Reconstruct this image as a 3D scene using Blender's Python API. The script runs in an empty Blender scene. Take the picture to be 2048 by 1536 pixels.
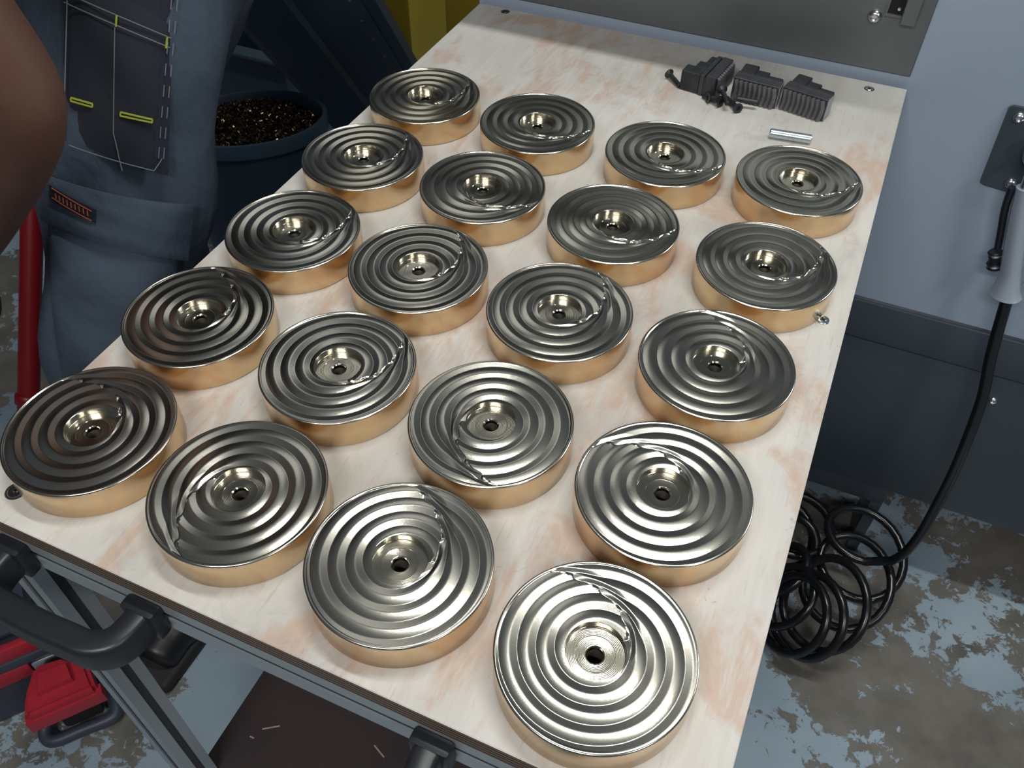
import bpy, bmesh, math, random
import numpy as np
from math import sin, cos, pi, radians, sqrt, atan2, exp
from mathutils import Vector, Matrix
random.seed(7)
sc = bpy.context.scene
COL = sc.collection

# ------------------------------------------------------------------ camera
cd = bpy.data.cameras.new('camera'); cam = bpy.data.objects.new('camera', cd); COL.objects.link(cam)
R = ((0.914770, 0.403903, 0.007603), (-0.301869, 0.670932, 0.677292), (0.268460, -0.621862, 0.735675))
cam.matrix_world = Matrix(((R[0][0], R[1][0], R[2][0], 0), (R[0][1], R[1][1], R[2][1], 0), (R[0][2], R[1][2], R[2][2], 1.3978), (0, 0, 0, 1)))
cd.sensor_width = 36; cd.lens = 1713.2 / 2048 * 36; cd.clip_start = .02
sc.camera = cam

# ------------------------------------------------------------------ world, lights, exposure
w = bpy.data.worlds.new('world'); sc.world = w; w.use_nodes = True
w.node_tree.nodes['Background'].inputs[0].default_value = (.040, .048, .056, 1)
w.node_tree.nodes['Background'].inputs[1].default_value = 1.0
sc.view_settings.view_transform = 'Standard'; sc.view_settings.look = 'None'
sc.view_settings.gamma = 1; sc.view_settings.exposure = .4; sc.view_settings.use_curve_mapping = False

def area(name, loc, target, sx, sy, power, col=(1, 1, 1)):
    l = bpy.data.lights.new(name, 'AREA'); l.shape = 'RECTANGLE'; l.size = sx; l.size_y = sy; l.energy = power; l.color = col
    o = bpy.data.objects.new(name, l); COL.objects.link(o); o.location = loc
    d = (Vector(target) - Vector(loc)).normalized()
    z = -d; x = Vector((1, 0, 0)); y = z.cross(x).normalized(); x = y.cross(z).normalized()
    o.rotation_euler = Matrix((x, y, z)).transposed().to_euler()
    return o
area('ceiling_light', (.05, .80, 3.0), (.05, .80, 0), 1.2, .08, 19, (.98, 1, .96))
area('ceiling_panel_left', (-1.35, 2.15, 3.0), (-1.35, 2.15, 0), .7, 1.1, 1.3, (1, 1, .97))
area('front_fill_light', (-.10, -.90, 2.3), (-.15, .2, .9), .9, .10, 15, (1, .985, .95))  # unseen lamp added low behind the camera to brighten the table front
area('ceiling_light_right', (1.7, -.7, 2.3), (0, .4, .9), .12, .9, 9, (1, .99, .95))
area('unseen_side_light', (2.9, 2.5, 2.35), (-.1, .6, .9), 1.4, .5, 45, (.95, .985, 1))  # side light added for leftward shadows and pale disc bands; its source is unseen

# ------------------------------------------------------------------ helpers
def tag(o, label=None, cat=None, group=None, kind=None):
    if label: o['label'] = label
    if cat: o['category'] = cat
    if group: o['group'] = group
    if kind: o['kind'] = kind
    return o
def empty(name, loc=(0, 0, 0), rz=0, **k):
    o = bpy.data.objects.new(name, None); COL.objects.link(o); o.location = loc; o.rotation_euler = (0, 0, rz)
    o.empty_display_size = .02
    return tag(o, **k)
def smooth(me, ang=None):
    me.polygons.foreach_set('use_smooth', [True] * len(me.polygons))
    if ang is not None: me.set_sharp_from_angle(angle=radians(ang))
def mk(name, bm, m, parent=None, sm=None, **k):
    me = bpy.data.meshes.new(name)
    if isinstance(bm, tuple): me.from_pydata(*bm)
    else:
        bmesh.ops.recalc_face_normals(bm, faces=bm.faces); bm.to_mesh(me); bm.free()
    me.materials.append(m)
    if sm is not None: smooth(me, sm)
    o = bpy.data.objects.new(name, me); COL.objects.link(o); o.parent = parent
    return tag(o, **k)
def box(bm, a, b, mat=None, bev=0, seg=2):
    a, b = Vector(a), Vector(b); c = (a + b) / 2; s = b - a
    r = bmesh.ops.create_cube(bm, size=1, matrix=Matrix.Translation(c) @ Matrix.Diagonal((abs(s.x), abs(s.y), abs(s.z), 1)))
    vs = r['verts']
    if bev:
        es = list({e for v in vs for e in v.link_edges})
        rb = bmesh.ops.bevel(bm, geom=es, offset=bev, segments=seg, profile=.6, affect='EDGES')
        vs = list({v for f in rb['faces'] for v in f.verts} | {v for v in vs if v.is_valid})
        vs = list({v for v0 in vs for f in v0.link_faces for v in f.verts} | set(vs))
    if mat: bmesh.ops.transform(bm, matrix=mat, verts=vs)
    return vs
def lathe(prof, n=48, closed=False):
    """prof: (r, z) list -> verts, faces"""
    V = []; F = []
    for r, z in prof:
        for i in range(n):
            a = 2 * pi * i / n; V.append((r * cos(a), r * sin(a), z))
    for j in range(len(prof) - 1):
        for i in range(n):
            i2 = (i + 1) % n
            F.append((j * n + i, j * n + i2, (j + 1) * n + i2, (j + 1) * n + i))
    return V, F
def lathe_bm(bm, prof, n=32, mat=None, cap0=False, cap1=False):
    V, F = lathe(prof, n); vs = [bm.verts.new(v) for v in V]
    for f in F: bm.faces.new([vs[i] for i in f])
    if cap0: bm.faces.new(vs[:n])
    if cap1: bm.faces.new(vs[-n:])
    if mat: bmesh.ops.transform(bm, matrix=mat, verts=vs)
    return vs
def frames(P):
    P = [Vector(p) for p in P]; T = []
    for i in range(len(P)):
        t = P[min(i + 1, len(P) - 1)] - P[max(i - 1, 0)]; T.append(t.normalized())
    u = T[0].orthogonal().normalized(); out = []
    for i, t in enumerate(T):
        u = (u - t * u.dot(t)).normalized(); out.append((P[i], t, u, t.cross(u)))
    return out
def tube(bm, P, r, n=10, caps=True, sect=None):
    """r: number or list; sect: list of (a,b) multipliers instead of a circle"""
    fr = frames(P); rings = []
    S = sect or [(cos(2 * pi * k / n), sin(2 * pi * k / n)) for k in range(n)]
    for i, (p, t, u, v) in enumerate(fr):
        ri = r[i] if isinstance(r, (list, tuple)) else r
        rings.append([bm.verts.new(p + u * (a * ri) + v * (b * ri)) for a, b in S])
    m = len(S)
    for i in range(len(rings) - 1):
        for k in range(m): bm.faces.new((rings[i][k], rings[i][(k + 1) % m], rings[i + 1][(k + 1) % m], rings[i + 1][k]))
    if caps:
        bm.faces.new(rings[0]); bm.faces.new(rings[-1])
    return [v for r_ in rings for v in r_]
def catmull(P, n=8):
    P = [Vector(p) for p in P]; Q = [P[0] * 2 - P[1]] + P + [P[-1] * 2 - P[-2]]; out = []
    for i in range(1, len(Q) - 2):
        for k in range(n):
            t = k / n; a, b, c, d = Q[i - 1:i + 3]
            out.append(.5 * ((2 * b) + (c - a) * t + (2 * a - 5 * b + 4 * c - d) * t * t + (3 * b - a - 3 * c + d) * t ** 3))
    out.append(P[-1]); return out
def prism(bm, pts, z0, z1, mat=None, bev=0):
    a = [bm.verts.new((x, y, z0)) for x, y in pts]; b = [bm.verts.new((x, y, z1)) for x, y in pts]
    n = len(pts); bm.faces.new(a); bm.faces.new(b)
    for i in range(n): bm.faces.new((a[i], a[(i + 1) % n], b[(i + 1) % n], b[i]))
    vs = a + b
    if mat: bmesh.ops.transform(bm, matrix=mat, verts=vs)
    return vs
def T(x, y, z): return Matrix.Translation((x, y, z))
def RX(a): return Matrix.Rotation(a, 4, 'X')
def RY(a): return Matrix.Rotation(a, 4, 'Y')
def RZ(a): return Matrix.Rotation(a, 4, 'Z')

# ------------------------------------------------------------------ materials
def mat(name, base, rough=.5, metal=0, noise=None, bump=None, spec=.5, coat=0, emit=None):
    """noise=(scale, other colour, lo, hi, stretch) ; bump=(scale, strength, distance, stretch)"""
    m = bpy.data.materials.new(name); m.use_nodes = True; nt = m.node_tree; b = nt.nodes['Principled BSDF']
    b.inputs['Base Color'].default_value = (*base, 1); b.inputs['Roughness'].default_value = rough
    b.inputs['Metallic'].default_value = metal; b.inputs['Specular IOR Level'].default_value = spec
    if coat: b.inputs['Coat Weight'].default_value = coat; b.inputs['Coat Roughness'].default_value = .15
    tc = nt.nodes.new('ShaderNodeTexCoord')
    def nz(scale, stretch, detail=5):
        mp = nt.nodes.new('ShaderNodeMapping'); mp.inputs['Scale'].default_value = stretch or (1, 1, 1)
        nt.links.new(tc.outputs['Object'], mp.inputs[0])
        n = nt.nodes.new('ShaderNodeTexNoise'); n.inputs['Scale'].default_value = scale; n.inputs['Detail'].default_value = detail
        nt.links.new(mp.outputs[0], n.inputs['Vector']); return n
    if noise:
        n = nz(noise[0], noise[4] if len(noise) > 4 else None)
        r = nt.nodes.new('ShaderNodeValToRGB'); r.color_ramp.elements[0].position = noise[2]; r.color_ramp.elements[1].position = noise[3]
        r.color_ramp.elements[0].color = (*base, 1); r.color_ramp.elements[1].color = (*noise[1], 1)
        nt.links.new(n.outputs['Fac'], r.inputs[0]); nt.links.new(r.outputs[0], b.inputs['Base Color'])
    if bump:
        n = nz(bump[0], bump[3] if len(bump) > 3 else None)
        bp = nt.nodes.new('ShaderNodeBump'); bp.inputs['Strength'].default_value = bump[1]; bp.inputs['Distance'].default_value = bump[2]
        nt.links.new(n.outputs['Fac'], bp.inputs['Height']); nt.links.new(bp.outputs[0], b.inputs['Normal'])
    return m
M = {}
M['brass_side'] = mat('turned_brass_side', (.74, .55, .34), .24, 1, noise=(30, (.70, .48, .26), .4, .75, (.3, .3, 2)), bump=(260, .05, .0004, (.05, .05, 6)))
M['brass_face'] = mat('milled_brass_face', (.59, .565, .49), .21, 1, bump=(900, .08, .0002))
M['brass_recess'] = mat('turned_recess', (.60, .56, .45), .16, 1)
def rings_bump(m, freq, strength):
    nt = m.node_tree; b = nt.nodes['Principled BSDF']; tc = nt.nodes.new('ShaderNodeTexCoord')
    sx = nt.nodes.new('ShaderNodeSeparateXYZ'); nt.links.new(tc.outputs['Object'], sx.inputs[0])
    cx = nt.nodes.new('ShaderNodeCombineXYZ'); nt.links.new(sx.outputs[0], cx.inputs[0]); nt.links.new(sx.outputs[1], cx.inputs[1])
    ln = nt.nodes.new('ShaderNodeVectorMath'); ln.operation = 'LENGTH'; nt.links.new(cx.outputs[0], ln.inputs[0])
    mu = nt.nodes.new('ShaderNodeMath'); mu.operation = 'MULTIPLY'; mu.inputs[1].default_value = freq; nt.links.new(ln.outputs['Value'], mu.inputs[0])
    si = nt.nodes.new('ShaderNodeMath'); si.operation = 'SINE'; nt.links.new(mu.outputs[0], si.inputs[0])
    bp = nt.nodes.new('ShaderNodeBump'); bp.inputs['Strength'].default_value = strength; bp.inputs['Distance'].default_value = .0002
    nt.links.new(si.outputs[0], bp.inputs['Height']); nt.links.new(bp.outputs[0], b.inputs['Normal'])
rings_bump(M['brass_recess'], 2 * pi / .0009, .10)

def plywood():
    m = bpy.data.materials.new('pale_plywood'); m.use_nodes = True; nt = m.node_tree; b = nt.nodes['Principled BSDF']; L = nt.links.new
    tc = nt.nodes.new('ShaderNodeTexCoord')
    def noise(scale, stretch, detail=6, dist=0, rough=.55):
        mp = nt.nodes.new('ShaderNodeMapping'); mp.inputs['Scale'].default_value = stretch; L(tc.outputs['Object'], mp.inputs[0])
        n = nt.nodes.new('ShaderNodeTexNoise'); n.inputs['Scale'].default_value = scale; n.inputs['Detail'].default_value = detail
        n.inputs['Distortion'].default_value = dist; n.inputs['Roughness'].default_value = rough
        L(mp.outputs[0], n.inputs['Vector']); return n
    def ramp(n, p0, p1, c0=0, c1=1):
        r = nt.nodes.new('ShaderNodeValToRGB'); e = r.color_ramp.elements; e[0].position = p0; e[1].position = p1
        e[0].color = (c0, c0, c0, 1) if not isinstance(c0, tuple) else (*c0, 1); e[1].color = (c1, c1, c1, 1) if not isinstance(c1, tuple) else (*c1, 1)
        L(n.outputs[0], r.inputs[0]); return r
    def mix(f, a, c):
        x = nt.nodes.new('ShaderNodeMix'); x.data_type = 'RGBA'
        if hasattr(f, 'outputs'): L(f.outputs[0], x.inputs[0])
        else: x.inputs[0].default_value = f
        for s, v in ((6, a), (7, c)):
            if isinstance(v, tuple): x.inputs[s].default_value = (*v, 1)
            else: L(v, x.inputs[s])
        return x.outputs[2]
    base = mix(ramp(noise(7, (1, .6, 1), 5), .35, .7), (.57, .555, .53), (.48, .465, .435))
    # veneer grain, running the long way of the table
    g = ramp(noise(60, (1, .10, 1), 6, .4, .7), .42, .62)
    base = mix(mul(nt, g, .32), base, (.44, .39, .33))
    fine = ramp(noise(320, (1, .09, 1), 3), .60, .72)
    base = mix(mul(nt, fine, .45), base, (.40, .32, .25))
    # pinkish worn patches
    p = ramp(noise(9.5, (1.25, .75, 1), 7, .5, .62), .505, .58)
    q = ramp(noise(46, (1, .25, 1), 5, .5, .7), .40, .56)
    pm = nt.nodes.new('ShaderNodeMath'); pm.operation = 'MULTIPLY'; L(p.outputs[0], pm.inputs[0]); L(q.outputs[0], pm.inputs[1])
    base = mix(mul(nt, pm, .72), base, (.47, .33, .25))
    # grey dirt
    d = ramp(noise(13, (1, .8, 1), 8, .9, .7), .565, .70)
    base = mix(mul(nt, d, .35), base, (.27, .25, .24))
    d2 = ramp(noise(80, (1, 1, 1), 4, 1.5, .6), .70, .74)
    base = mix(mul(nt, d2, .5), base, (.20, .18, .17))
    # plies on the edge
    sx = nt.nodes.new('ShaderNodeSeparateXYZ'); L(tc.outputs['Object'], sx.inputs[0])
    w_ = nt.nodes.new('ShaderNodeMath'); w_.operation = 'MULTIPLY'; w_.inputs[1].default_value = 2 * pi / .0036; L(sx.outputs[2], w_.inputs[0])
    s_ = nt.nodes.new('ShaderNodeMath'); s_.operation = 'SINE'; L(w_.outputs[0], s_.inputs[0])
    e_ = ramp(s_, .35, .65)
    edge = mix(e_, (.055, .040, .032), (.20, .145, .10))
    ge = nt.nodes.new('ShaderNodeNewGeometry'); sn = nt.nodes.new('ShaderNodeSeparateXYZ'); L(ge.outputs['True Normal'], sn.inputs[0])
    gt = nt.nodes.new('ShaderNodeMath'); gt.operation = 'GREATER_THAN'; gt.inputs[1].default_value = .3; L(sn.outputs[2], gt.inputs[0])
    L(mix(gt, edge, base), b.inputs['Base Color'])
    b.inputs['Roughness'].default_value = .62; b.inputs['Specular IOR Level'].default_value = .3
    bn = noise(260, (1, .12, 1), 4); bp = nt.nodes.new('ShaderNodeBump'); bp.inputs['Strength'].default_value = .25; bp.inputs['Distance'].default_value = .0006
    L(bn.outputs[0], bp.inputs['Height']); L(bp.outputs[0], b.inputs['Normal'])
    return m
def mul(nt, node, k):
    x = nt.nodes.new('ShaderNodeMath'); x.operation = 'MULTIPLY'; x.inputs[1].default_value = k
    nt.links.new(node.outputs[0], x.inputs[0]); return x
M['ply'] = plywood()

def floor_mat():
    m = bpy.data.materials.new('worn_painted_concrete'); m.use_nodes = True; nt = m.node_tree; b = nt.nodes['Principled BSDF']; L = nt.links.new
    tc = nt.nodes.new('ShaderNodeTexCoord')
    def noise(scale, detail=8, rough=.6, dist=0, off=0):
        mp = nt.nodes.new('ShaderNodeMapping'); mp.inputs['Location'].default_value = (off, off * .7, 0); L(tc.outputs['Object'], mp.inputs[0])
        n = nt.nodes.new('ShaderNodeTexNoise'); n.inputs['Scale'].default_value = scale; n.inputs['Detail'].default_value = detail
        n.inputs['Roughness'].default_value = rough; n.inputs['Distortion'].default_value = dist; L(mp.outputs[0], n.inputs['Vector']); return n
    def ramp(n, p0, p1, c0, c1):
        r = nt.nodes.new('ShaderNodeValToRGB'); e = r.color_ramp.elements; e[0].position = p0; e[1].position = p1
        e[0].color = (*c0, 1); e[1].color = (*c1, 1); L(n.outputs[0], r.inputs[0]); return r
    conc = ramp(noise(9, 8, .65), .3, .72, (.105, .100, .088), (.225, .212, .185))
    paint = ramp(noise(5, 6, .5, 0, 4), .3, .7, (.25, .335, .41), (.37, .47, .55))
    big = noise(2.6, 2, .5, .4, 3.1); fine = noise(34, 7, .72, .5, 1.7); mid = noise(8, 5, .65, .5, 9)
    a = nt.nodes.new('ShaderNodeMath'); a.operation = 'MULTIPLY_ADD'; a.inputs[1].default_value = .9; L(big.outputs[0], a.inputs[0])
    c = nt.nodes.new('ShaderNodeMath'); c.operation = 'MULTIPLY'; c.inputs[1].default_value = .55; L(fine.outputs[0], c.inputs[0]); L(c.outputs[0], a.inputs[2])
    a2 = nt.nodes.new('ShaderNodeMath'); a2.operation = 'MULTIPLY_ADD'; a2.inputs[1].default_value = .5; L(mid.outputs[0], a2.inputs[0]); L(a.outputs[0], a2.inputs[2])
    a3 = mul(nt, a2, .7); msk = ramp(a3, .688, .700, (1, 1, 1), (0, 0, 0))
    x = nt.nodes.new('ShaderNodeMix'); x.data_type = 'RGBA'; L(msk.outputs[0], x.inputs[0]); L(conc.outputs[0], x.inputs[6]); L(paint.outputs[0], x.inputs[7])
    L(x.outputs[2], b.inputs['Base Color']); b.inputs['Roughness'].default_value = .55
    bp = nt.nodes.new('ShaderNodeBump'); bp.inputs['Strength'].default_value = .5; bp.inputs['Distance'].default_value = .001
    L(msk.outputs[0], bp.inputs['Height']); L(bp.outputs[0], b.inputs['Normal'])
    return m
M['floor'] = floor_mat()
M['alu'] = mat('grey_aluminium', (.36, .41, .44), .42, .55, bump=(400, .08, .0003, (1, 1, .05)))
M['slot'] = mat('slot_dark', (.02, .022, .025), .7)
M['phenolic'] = mat('dark_brown_film_ply', (.050, .034, .034), .45, noise=(6, (.035, .026, .030), .4, .7))
M['blackplastic'] = mat('black_plastic', (.013, .015, .019), .38, bump=(700, .12, .0002))
M['machine_blue'] = mat('pale_blue_grey_paint', (.33, .40, .50), .42, noise=(3, (.30, .37, .47), .4, .7))
M['machine_dark'] = mat('dark_slate_paint', (.045, .060, .078), .36, bump=(900, .1, .0003), noise=(4, (.055, .070, .088), .4, .7))
M['stainless'] = mat('dull_steel_sheet', (.17, .19, .195), .42, .6, noise=(5, (.15, .17, .18), .4, .7), bump=(120, .03, .0005))
M['steel'] = mat('bright_steel', (.72, .74, .76), .25, 1)
M['zinc'] = mat('zinc_steel', (.55, .66, .72), .28, 1)
M['black_oxide'] = mat('black_oxide_steel', (.035, .038, .044), .42, .6, noise=(60, (.055, .058, .064), .4, .7))
M['jaw'] = mat('hardened_grey_steel', (.14, .14, .15), .42, .5, noise=(90, (.19, .19, .20), .4, .7))
M['jaw_dark'] = mat('dark_hardened_steel', (.055, .058, .068), .40, .6, noise=(90, (.08, .08, .09), .4, .7))
M['jaw_end'] = mat('ground_steel_end', (.36, .39, .42), .4, .6)
M['hose'] = mat('black_hose', (.008, .009, .011), .25, 0, spec=.6)
M['bin'] = mat('dark_blue_bin_plastic', (.022, .045, .078), .5, noise=(7, (.028, .054, .09), .4, .7))
M['bin_rim'] = mat('bin_rim_plastic', (.045, .080, .12), .5)
M['duct'] = mat('navy_painted_duct', (.038, .070, .112), .42, noise=(3, (.046, .080, .125), .4, .7))
M['black'] = mat('matt_black', (.006, .007, .010), .8)
M['yellow'] = mat('yellow_paint', (.30, .215, .014), .5, noise=(4, (.25, .18, .014), .4, .7))
M['swarf'] = mat('bronze_swarf', (.22, .17, .09), .25, 1)
M['swarf_bed'] = mat('swarf_bed', (.03, .026, .018), .7, noise=(150, (.10, .08, .05), .45, .6))
M['trouser'] = mat('slate_blue_workwear', (.050, .071, .101), .85, bump=(11, .9, .012, (1, 1.6, .8)), noise=(9, (.038, .056, .084), .35, .7))
M['navy'] = mat('navy_cordura', (.013, .016, .028), .85, bump=(1200, .3, .0003))
M['thread'] = mat('pale_thread', (.16, .18, .20), .8)
M['lime'] = mat('lime_piping', (.36, .40, .03), .7)
M['orange'] = mat('rust_red_thread', (.30, .07, .04), .7)
M['skin'] = mat('skin', (.090, .042, .028), .5, bump=(260, .15, .0006), noise=(22, (.078, .034, .024), .4, .7))
M['shirt'] = mat('black_shirt', (.010, .011, .015), .85)
M['hair'] = mat('dark_hair', (.010, .008, .007), .6, bump=(300, .4, .001))
M['boot'] = mat('black_leather_boot', (.012, .012, .014), .4)
M['sole'] = mat('boot_sole', (.02, .02, .02), .7)
M['eye'] = mat('eye_white', (.7, .7, .68), .2)
M['red_pole'] = mat('red_pole', (.27, .006, .012), .38)
M['red'] = mat('red_plastic', (.40, .018, .035), .42, noise=(14, (.33, .015, .03), .4, .7))
M['greyplastic'] = mat('slate_grey_plastic', (.045, .055, .080), .45)
M['chrome'] = mat('chrome_wire', (.55, .58, .6), .25, 1)
M['tile'] = mat('dark_grey_mat', (.045, .052, .062), .6)
M['gun'] = mat('satin_silver_plastic', (.42, .48, .56), .32, .25)

# ------------------------------------------------------------------ setting
bm = bmesh.new(); box(bm, (-4, -2.2, -.1), (3.2, 4.2, 0)); mk('floor', bm, M['floor'], kind='structure')
wall = mat('dim_wall_paint', (.07, .08, .09), .8)
bm = bmesh.new(); box(bm, (-4.1, 4.2, 0), (3.3, 4.3, 3.3)); mk('wall_back', bm, wall, kind='structure')
bm = bmesh.new(); box(bm, (-4.1, -2.2, 0), (-4, 4.2, 3.3)); mk('wall_left', bm, wall, kind='structure')

# ------------------------------------------------------------------ trolley
X0, X1, Y0, Y1, TZ = -.5005, .0495, .1600, 1.0360, .90
tro = empty('workshop_trolley', ((X0 + X1) / 2, (Y0 + Y1) / 2, 0), label='aluminium-framed trolley with a pale stained plywood top carrying the brass discs', cat='trolley')
def loc(o):
    o.location = -Vector(tro.location); return o
bm = bmesh.new(); box(bm, (X0, Y0, TZ - .018), (X1, Y1, TZ), bev=.0007, seg=1)
loc(mk('tabletop', bm, M['ply'], tro, label='pale plywood top with pinkish worn patches'))
def profile(axis, a, b, w1, w2):
    """slotted aluminium extrusion; a = low corner, b = high corner"""
    def sec(wx, wy):
        s, d = .0042, .006
        def side(L, Wd):
            return [(-L / 2, -Wd / 2), (-s, -Wd / 2), (-s, -Wd / 2 + d), (s, -Wd / 2 + d), (s, -Wd / 2)]
        P = side(wx, wy); Q = [(-y, x) for x, y in side(wy, wx)]
        return P + [(-y, x) for x, y in [(p[0], p[1]) for p in side(wy, wx)]] if False else \
            side(wx, wy) + [(-q[1], q[0]) for q in side(wy, wx)] + [(-p[0], -p[1]) for p in side(wx, wy)] + [(q[1], -q[0]) for q in side(wy, wx)]
    bm = bmesh.new(); L = b - a
    prism(bm, sec(w1, w2), 0, L)
    return bm
def extr(name, axis, lo, hi, parent=tro, m=M['alu']):
    lo, hi = Vector(lo), Vector(hi); c = (lo + hi) / 2
    d = hi - lo
    if axis == 'z': bm = profile('z', 0, d.z, d.x, d.y); mt = T(c.x, c.y, lo.z)
    if axis == 'x': bm = profile('z', 0, d.x, d.z, d.y); mt = T(lo.x, c.y, c.z) @ RY(pi / 2)
    if axis == 'y': bm = profile('z', 0, d.y, d.x, d.z); mt = T(c.x, lo.y, c.z) @ RX(-pi / 2)
    bmesh.ops.transform(bm, matrix=mt, verts=bm.verts)
    o = loc(mk(name, bm, m, parent)); g = .0016; e = .0041
    bm = bmesh.new()      # dark strips just inside the slots stand in for the groove's shade
    for k in range(3):
        if 'xyz'[k] == axis: continue
        q = [i for i in range(3) if i != k and 'xyz'[i] != axis][0]; ia = 'xyz'.index(axis)
        for side in (0, 1):
            a = [0, 0, 0]; b = [0, 0, 0]; a[ia], b[ia] = lo[ia] + .0005, hi[ia] - .0005
            a[q], b[q] = c[q] - e, c[q] + e
            if side: a[k], b[k] = hi[k] - g - .0008, hi[k] - g
            else: a[k], b[k] = lo[k] + g, lo[k] + g + .0008
            box(bm, a, b)
    st = mk('slot_shade', bm, M['slot'], o); st['kind'] = 'stuff'
    return o
RT, RB = TZ - .018, TZ - .056; PW = .031
extr('frame_rail', 'x', (X0 + PW, Y0 + .001, RB), (X1 - PW, Y0 + PW, RT))
extr('frame_rail', 'x', (X0 + PW, Y1 - PW, RB), (X1 - PW, Y1, RT))
extr('frame_rail', 'y', (X0 + .001, Y0 + PW, RB), (X0 + PW, Y1 - PW, RT))
extr('frame_rail', 'y', (X1 - PW, Y0 + PW, RB), (X1, Y1 - PW, RT))
for x in (X0 + .001, X1 - PW):
    for y in (Y0 + .001, Y1 - PW):
        extr('leg', 'z', (x, y, .075), (x + PW - .001, y + PW - .001, RT))
extr('shelf_rail', 'x', (X0 + PW, Y0 + .001, .245), (X1 - PW, Y0 + PW, .283))
extr('shelf_rail', 'x', (X0 + PW, Y1 - PW, .245), (X1 - PW, Y1, .283))
bm = bmesh.new(); box(bm, (X0 + .008, Y0 + PW + .001, .284), (X1 - .008, Y1 - PW - .001, .300), bev=.001, seg=1)
loc(mk('lower_shelf', bm, M['phenolic'], tro, label='dark brown film-faced lower shelf'))
for x in (X0 + .016, X1 - .016):
    for y in (Y0 + .016, Y1 - .016):
        bm = bmesh.new()
        lathe_bm(bm, [(.0001, -.012), (.024, -.012), (.030, -.008), (.030, .008), (.024, .012), (.0001, .012)], 24, T(x, y, .0302) @ RY(pi / 2))
        wh = loc(mk('caster', bm, M['blackplastic'], tro, 30))
        bm = bmesh.new(); box(bm, (x - .017, y - .012, .03), (x - .014, y + .012, .075)); box(bm, (x + .014, y - .012, .03), (x + .017, y + .012, .075)); box(bm, (x - .017, y - .016, .070), (x + .017, y + .016, .075))
        f = mk('fork', bm, M['steel'], wh)
# bridge handles on the front rail
def bridge(xa, xb):
    z = .862; yb = Y0 + .0005; so = .040
    path = catmull([(xa, yb, z), (xa, yb - so * .45, z), (xa + .004, yb - so * .78, z), (xa + .016, yb - so * .97, z), (xa + .032, yb - so, z),
                    ((xa + xb) / 2, yb - so * 1.02, z), (xb - .032, yb - so, z), (xb - .016, yb - so * .97, z), (xb - .004, yb - so * .78, z), (xb, yb - so * .45, z), (xb, yb, z)], 5)
    bm = bmesh.new(); S = []
    for k in range(20):
        a = 2 * pi * k / 20; ca, sa = cos(a), sin(a); S.append((abs(ca) ** .45 * (1 if ca > 0 else -1), abs(sa) ** .45 * (1 if sa > 0 else -1)))
    rings = []
    for i, p in enumerate(path):
        t = (path[min(i + 1, len(path) - 1)] - path[max(i - 1, 0)]).normalized(); u = Vector((0, 0, 1)); v = t.cross(u)
        fl = max(0, 1 - abs(p.y - yb) / .012)
        hw = .0098 + .002 * fl; hz = .0145
        rings.append([bm.verts.new(p + v * (a * hw) + u * (b * hz)) for a, b in S])
    for i in range(len(rings) - 1):
        for k in range(20): bm.faces.new((rings[i][k], rings[i][(k + 1) % 20], rings[i + 1][(k + 1) % 20], rings[i + 1][k]))
    bm.faces.new(rings[0]); bm.faces.new(rings[-1])
    h = loc(mk('handle', bm, M['blackplastic'], tro, 50, label='black plastic bridge handle on the front rail'))
    for x, sgn in ((xa, 1), (xb, -1)):
        bm = bmesh.new(); box(bm, (x - .0135, yb - .011, z - .0155), (x + .0135, yb + .0003, z + .0155), bev=.003)
        mk('handle_foot', bm, M['blackplastic'], h, 40)
        bm = bmesh.new()      # screw pocket in the outer face near the corner
        V = lathe_bm(bm, [(1.0, 0), (.86, .0012), (.7, -.0005), (.35, -.003), (.001, -.0036)], 24)
        bmesh.ops.transform(bm, matrix=T(x + sgn * .022, yb - so * .97 - .0073, z) @ RX(pi / 2) @ Matrix.Diagonal((.0125, .0055, 1, 1)), verts=V)
        mk('screw_pocket', bm, M['blackplastic'], h, 40)
bridge(-.452, -.335); bridge(-.117, .0)
# countersunk screws in the plywood
def screw_in_top(x, y, r, m, proud=.0006, sink=False):
    bm = bmesh.new()
    lathe_bm(bm, [(.0001, -.0012), (r * .30, -.0012), (r * .34, .0001), (r * .6, .0005), (r * .9, .0002), (r, -.0006)], 20, T(x, y, TZ + proud))
    for a in range(4):
        pass
    o = loc(mk('wood_screw', bm, m, tro, 40))
    bm = bmesh.new()
    for a in (0, pi / 2): box(bm, (-r * .55, -r * .1, -.0004), (r * .55, r * .1, .00012), mat=T(x, y, TZ + proud + .0005) @ RZ(a + .5))
    mk('cross_recess', bm, M['slot'], o)
    if sink:
        bm = bmesh.new(); lathe_bm(bm, [(r * 1.0, .0001), (r * 1.25, .0002), (r * 1.3, .0)], 24, T(x, y, TZ))
        mk('countersink', bm, M['slot'], o)
screw_in_top(.009, 1.019, .0045, M['steel'], .0004, True)
screw_in_top(.030, .597, .0056, M['zinc'], .0008)
screw_in_top(-.459, .1835, .0058, M['black_oxide'], .0004, True)
screw_in_top(-.459, 1.027, .0045, M['black_oxide'], .0004, True)
# pale shavings and scuffs on the lower shelf
bm = bmesh.new()
for x, y, a, l in ((-.44, .26, .6, .022), (-.40, .21, -.5, .030), (-.455, .24, 0, .006), (-.33, .34, 1.2, .018), (-.30, .29, -.4, .020), (-.20, .33, .2, .012), (-.36, .40, .3, .015), (-.13, .30, .8, .02)):
    box(bm, (-l / 2, -.0009, 0), (l / 2, .0009, .0006), mat=T(x, y, .3001) @ RZ(a))
mk('wood_shavings', bm, mat('pale_shaving', (.35, .27, .22), .7), label='pale wood shavings lying on the dark lower shelf', cat='shavings', kind='stuff')

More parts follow.
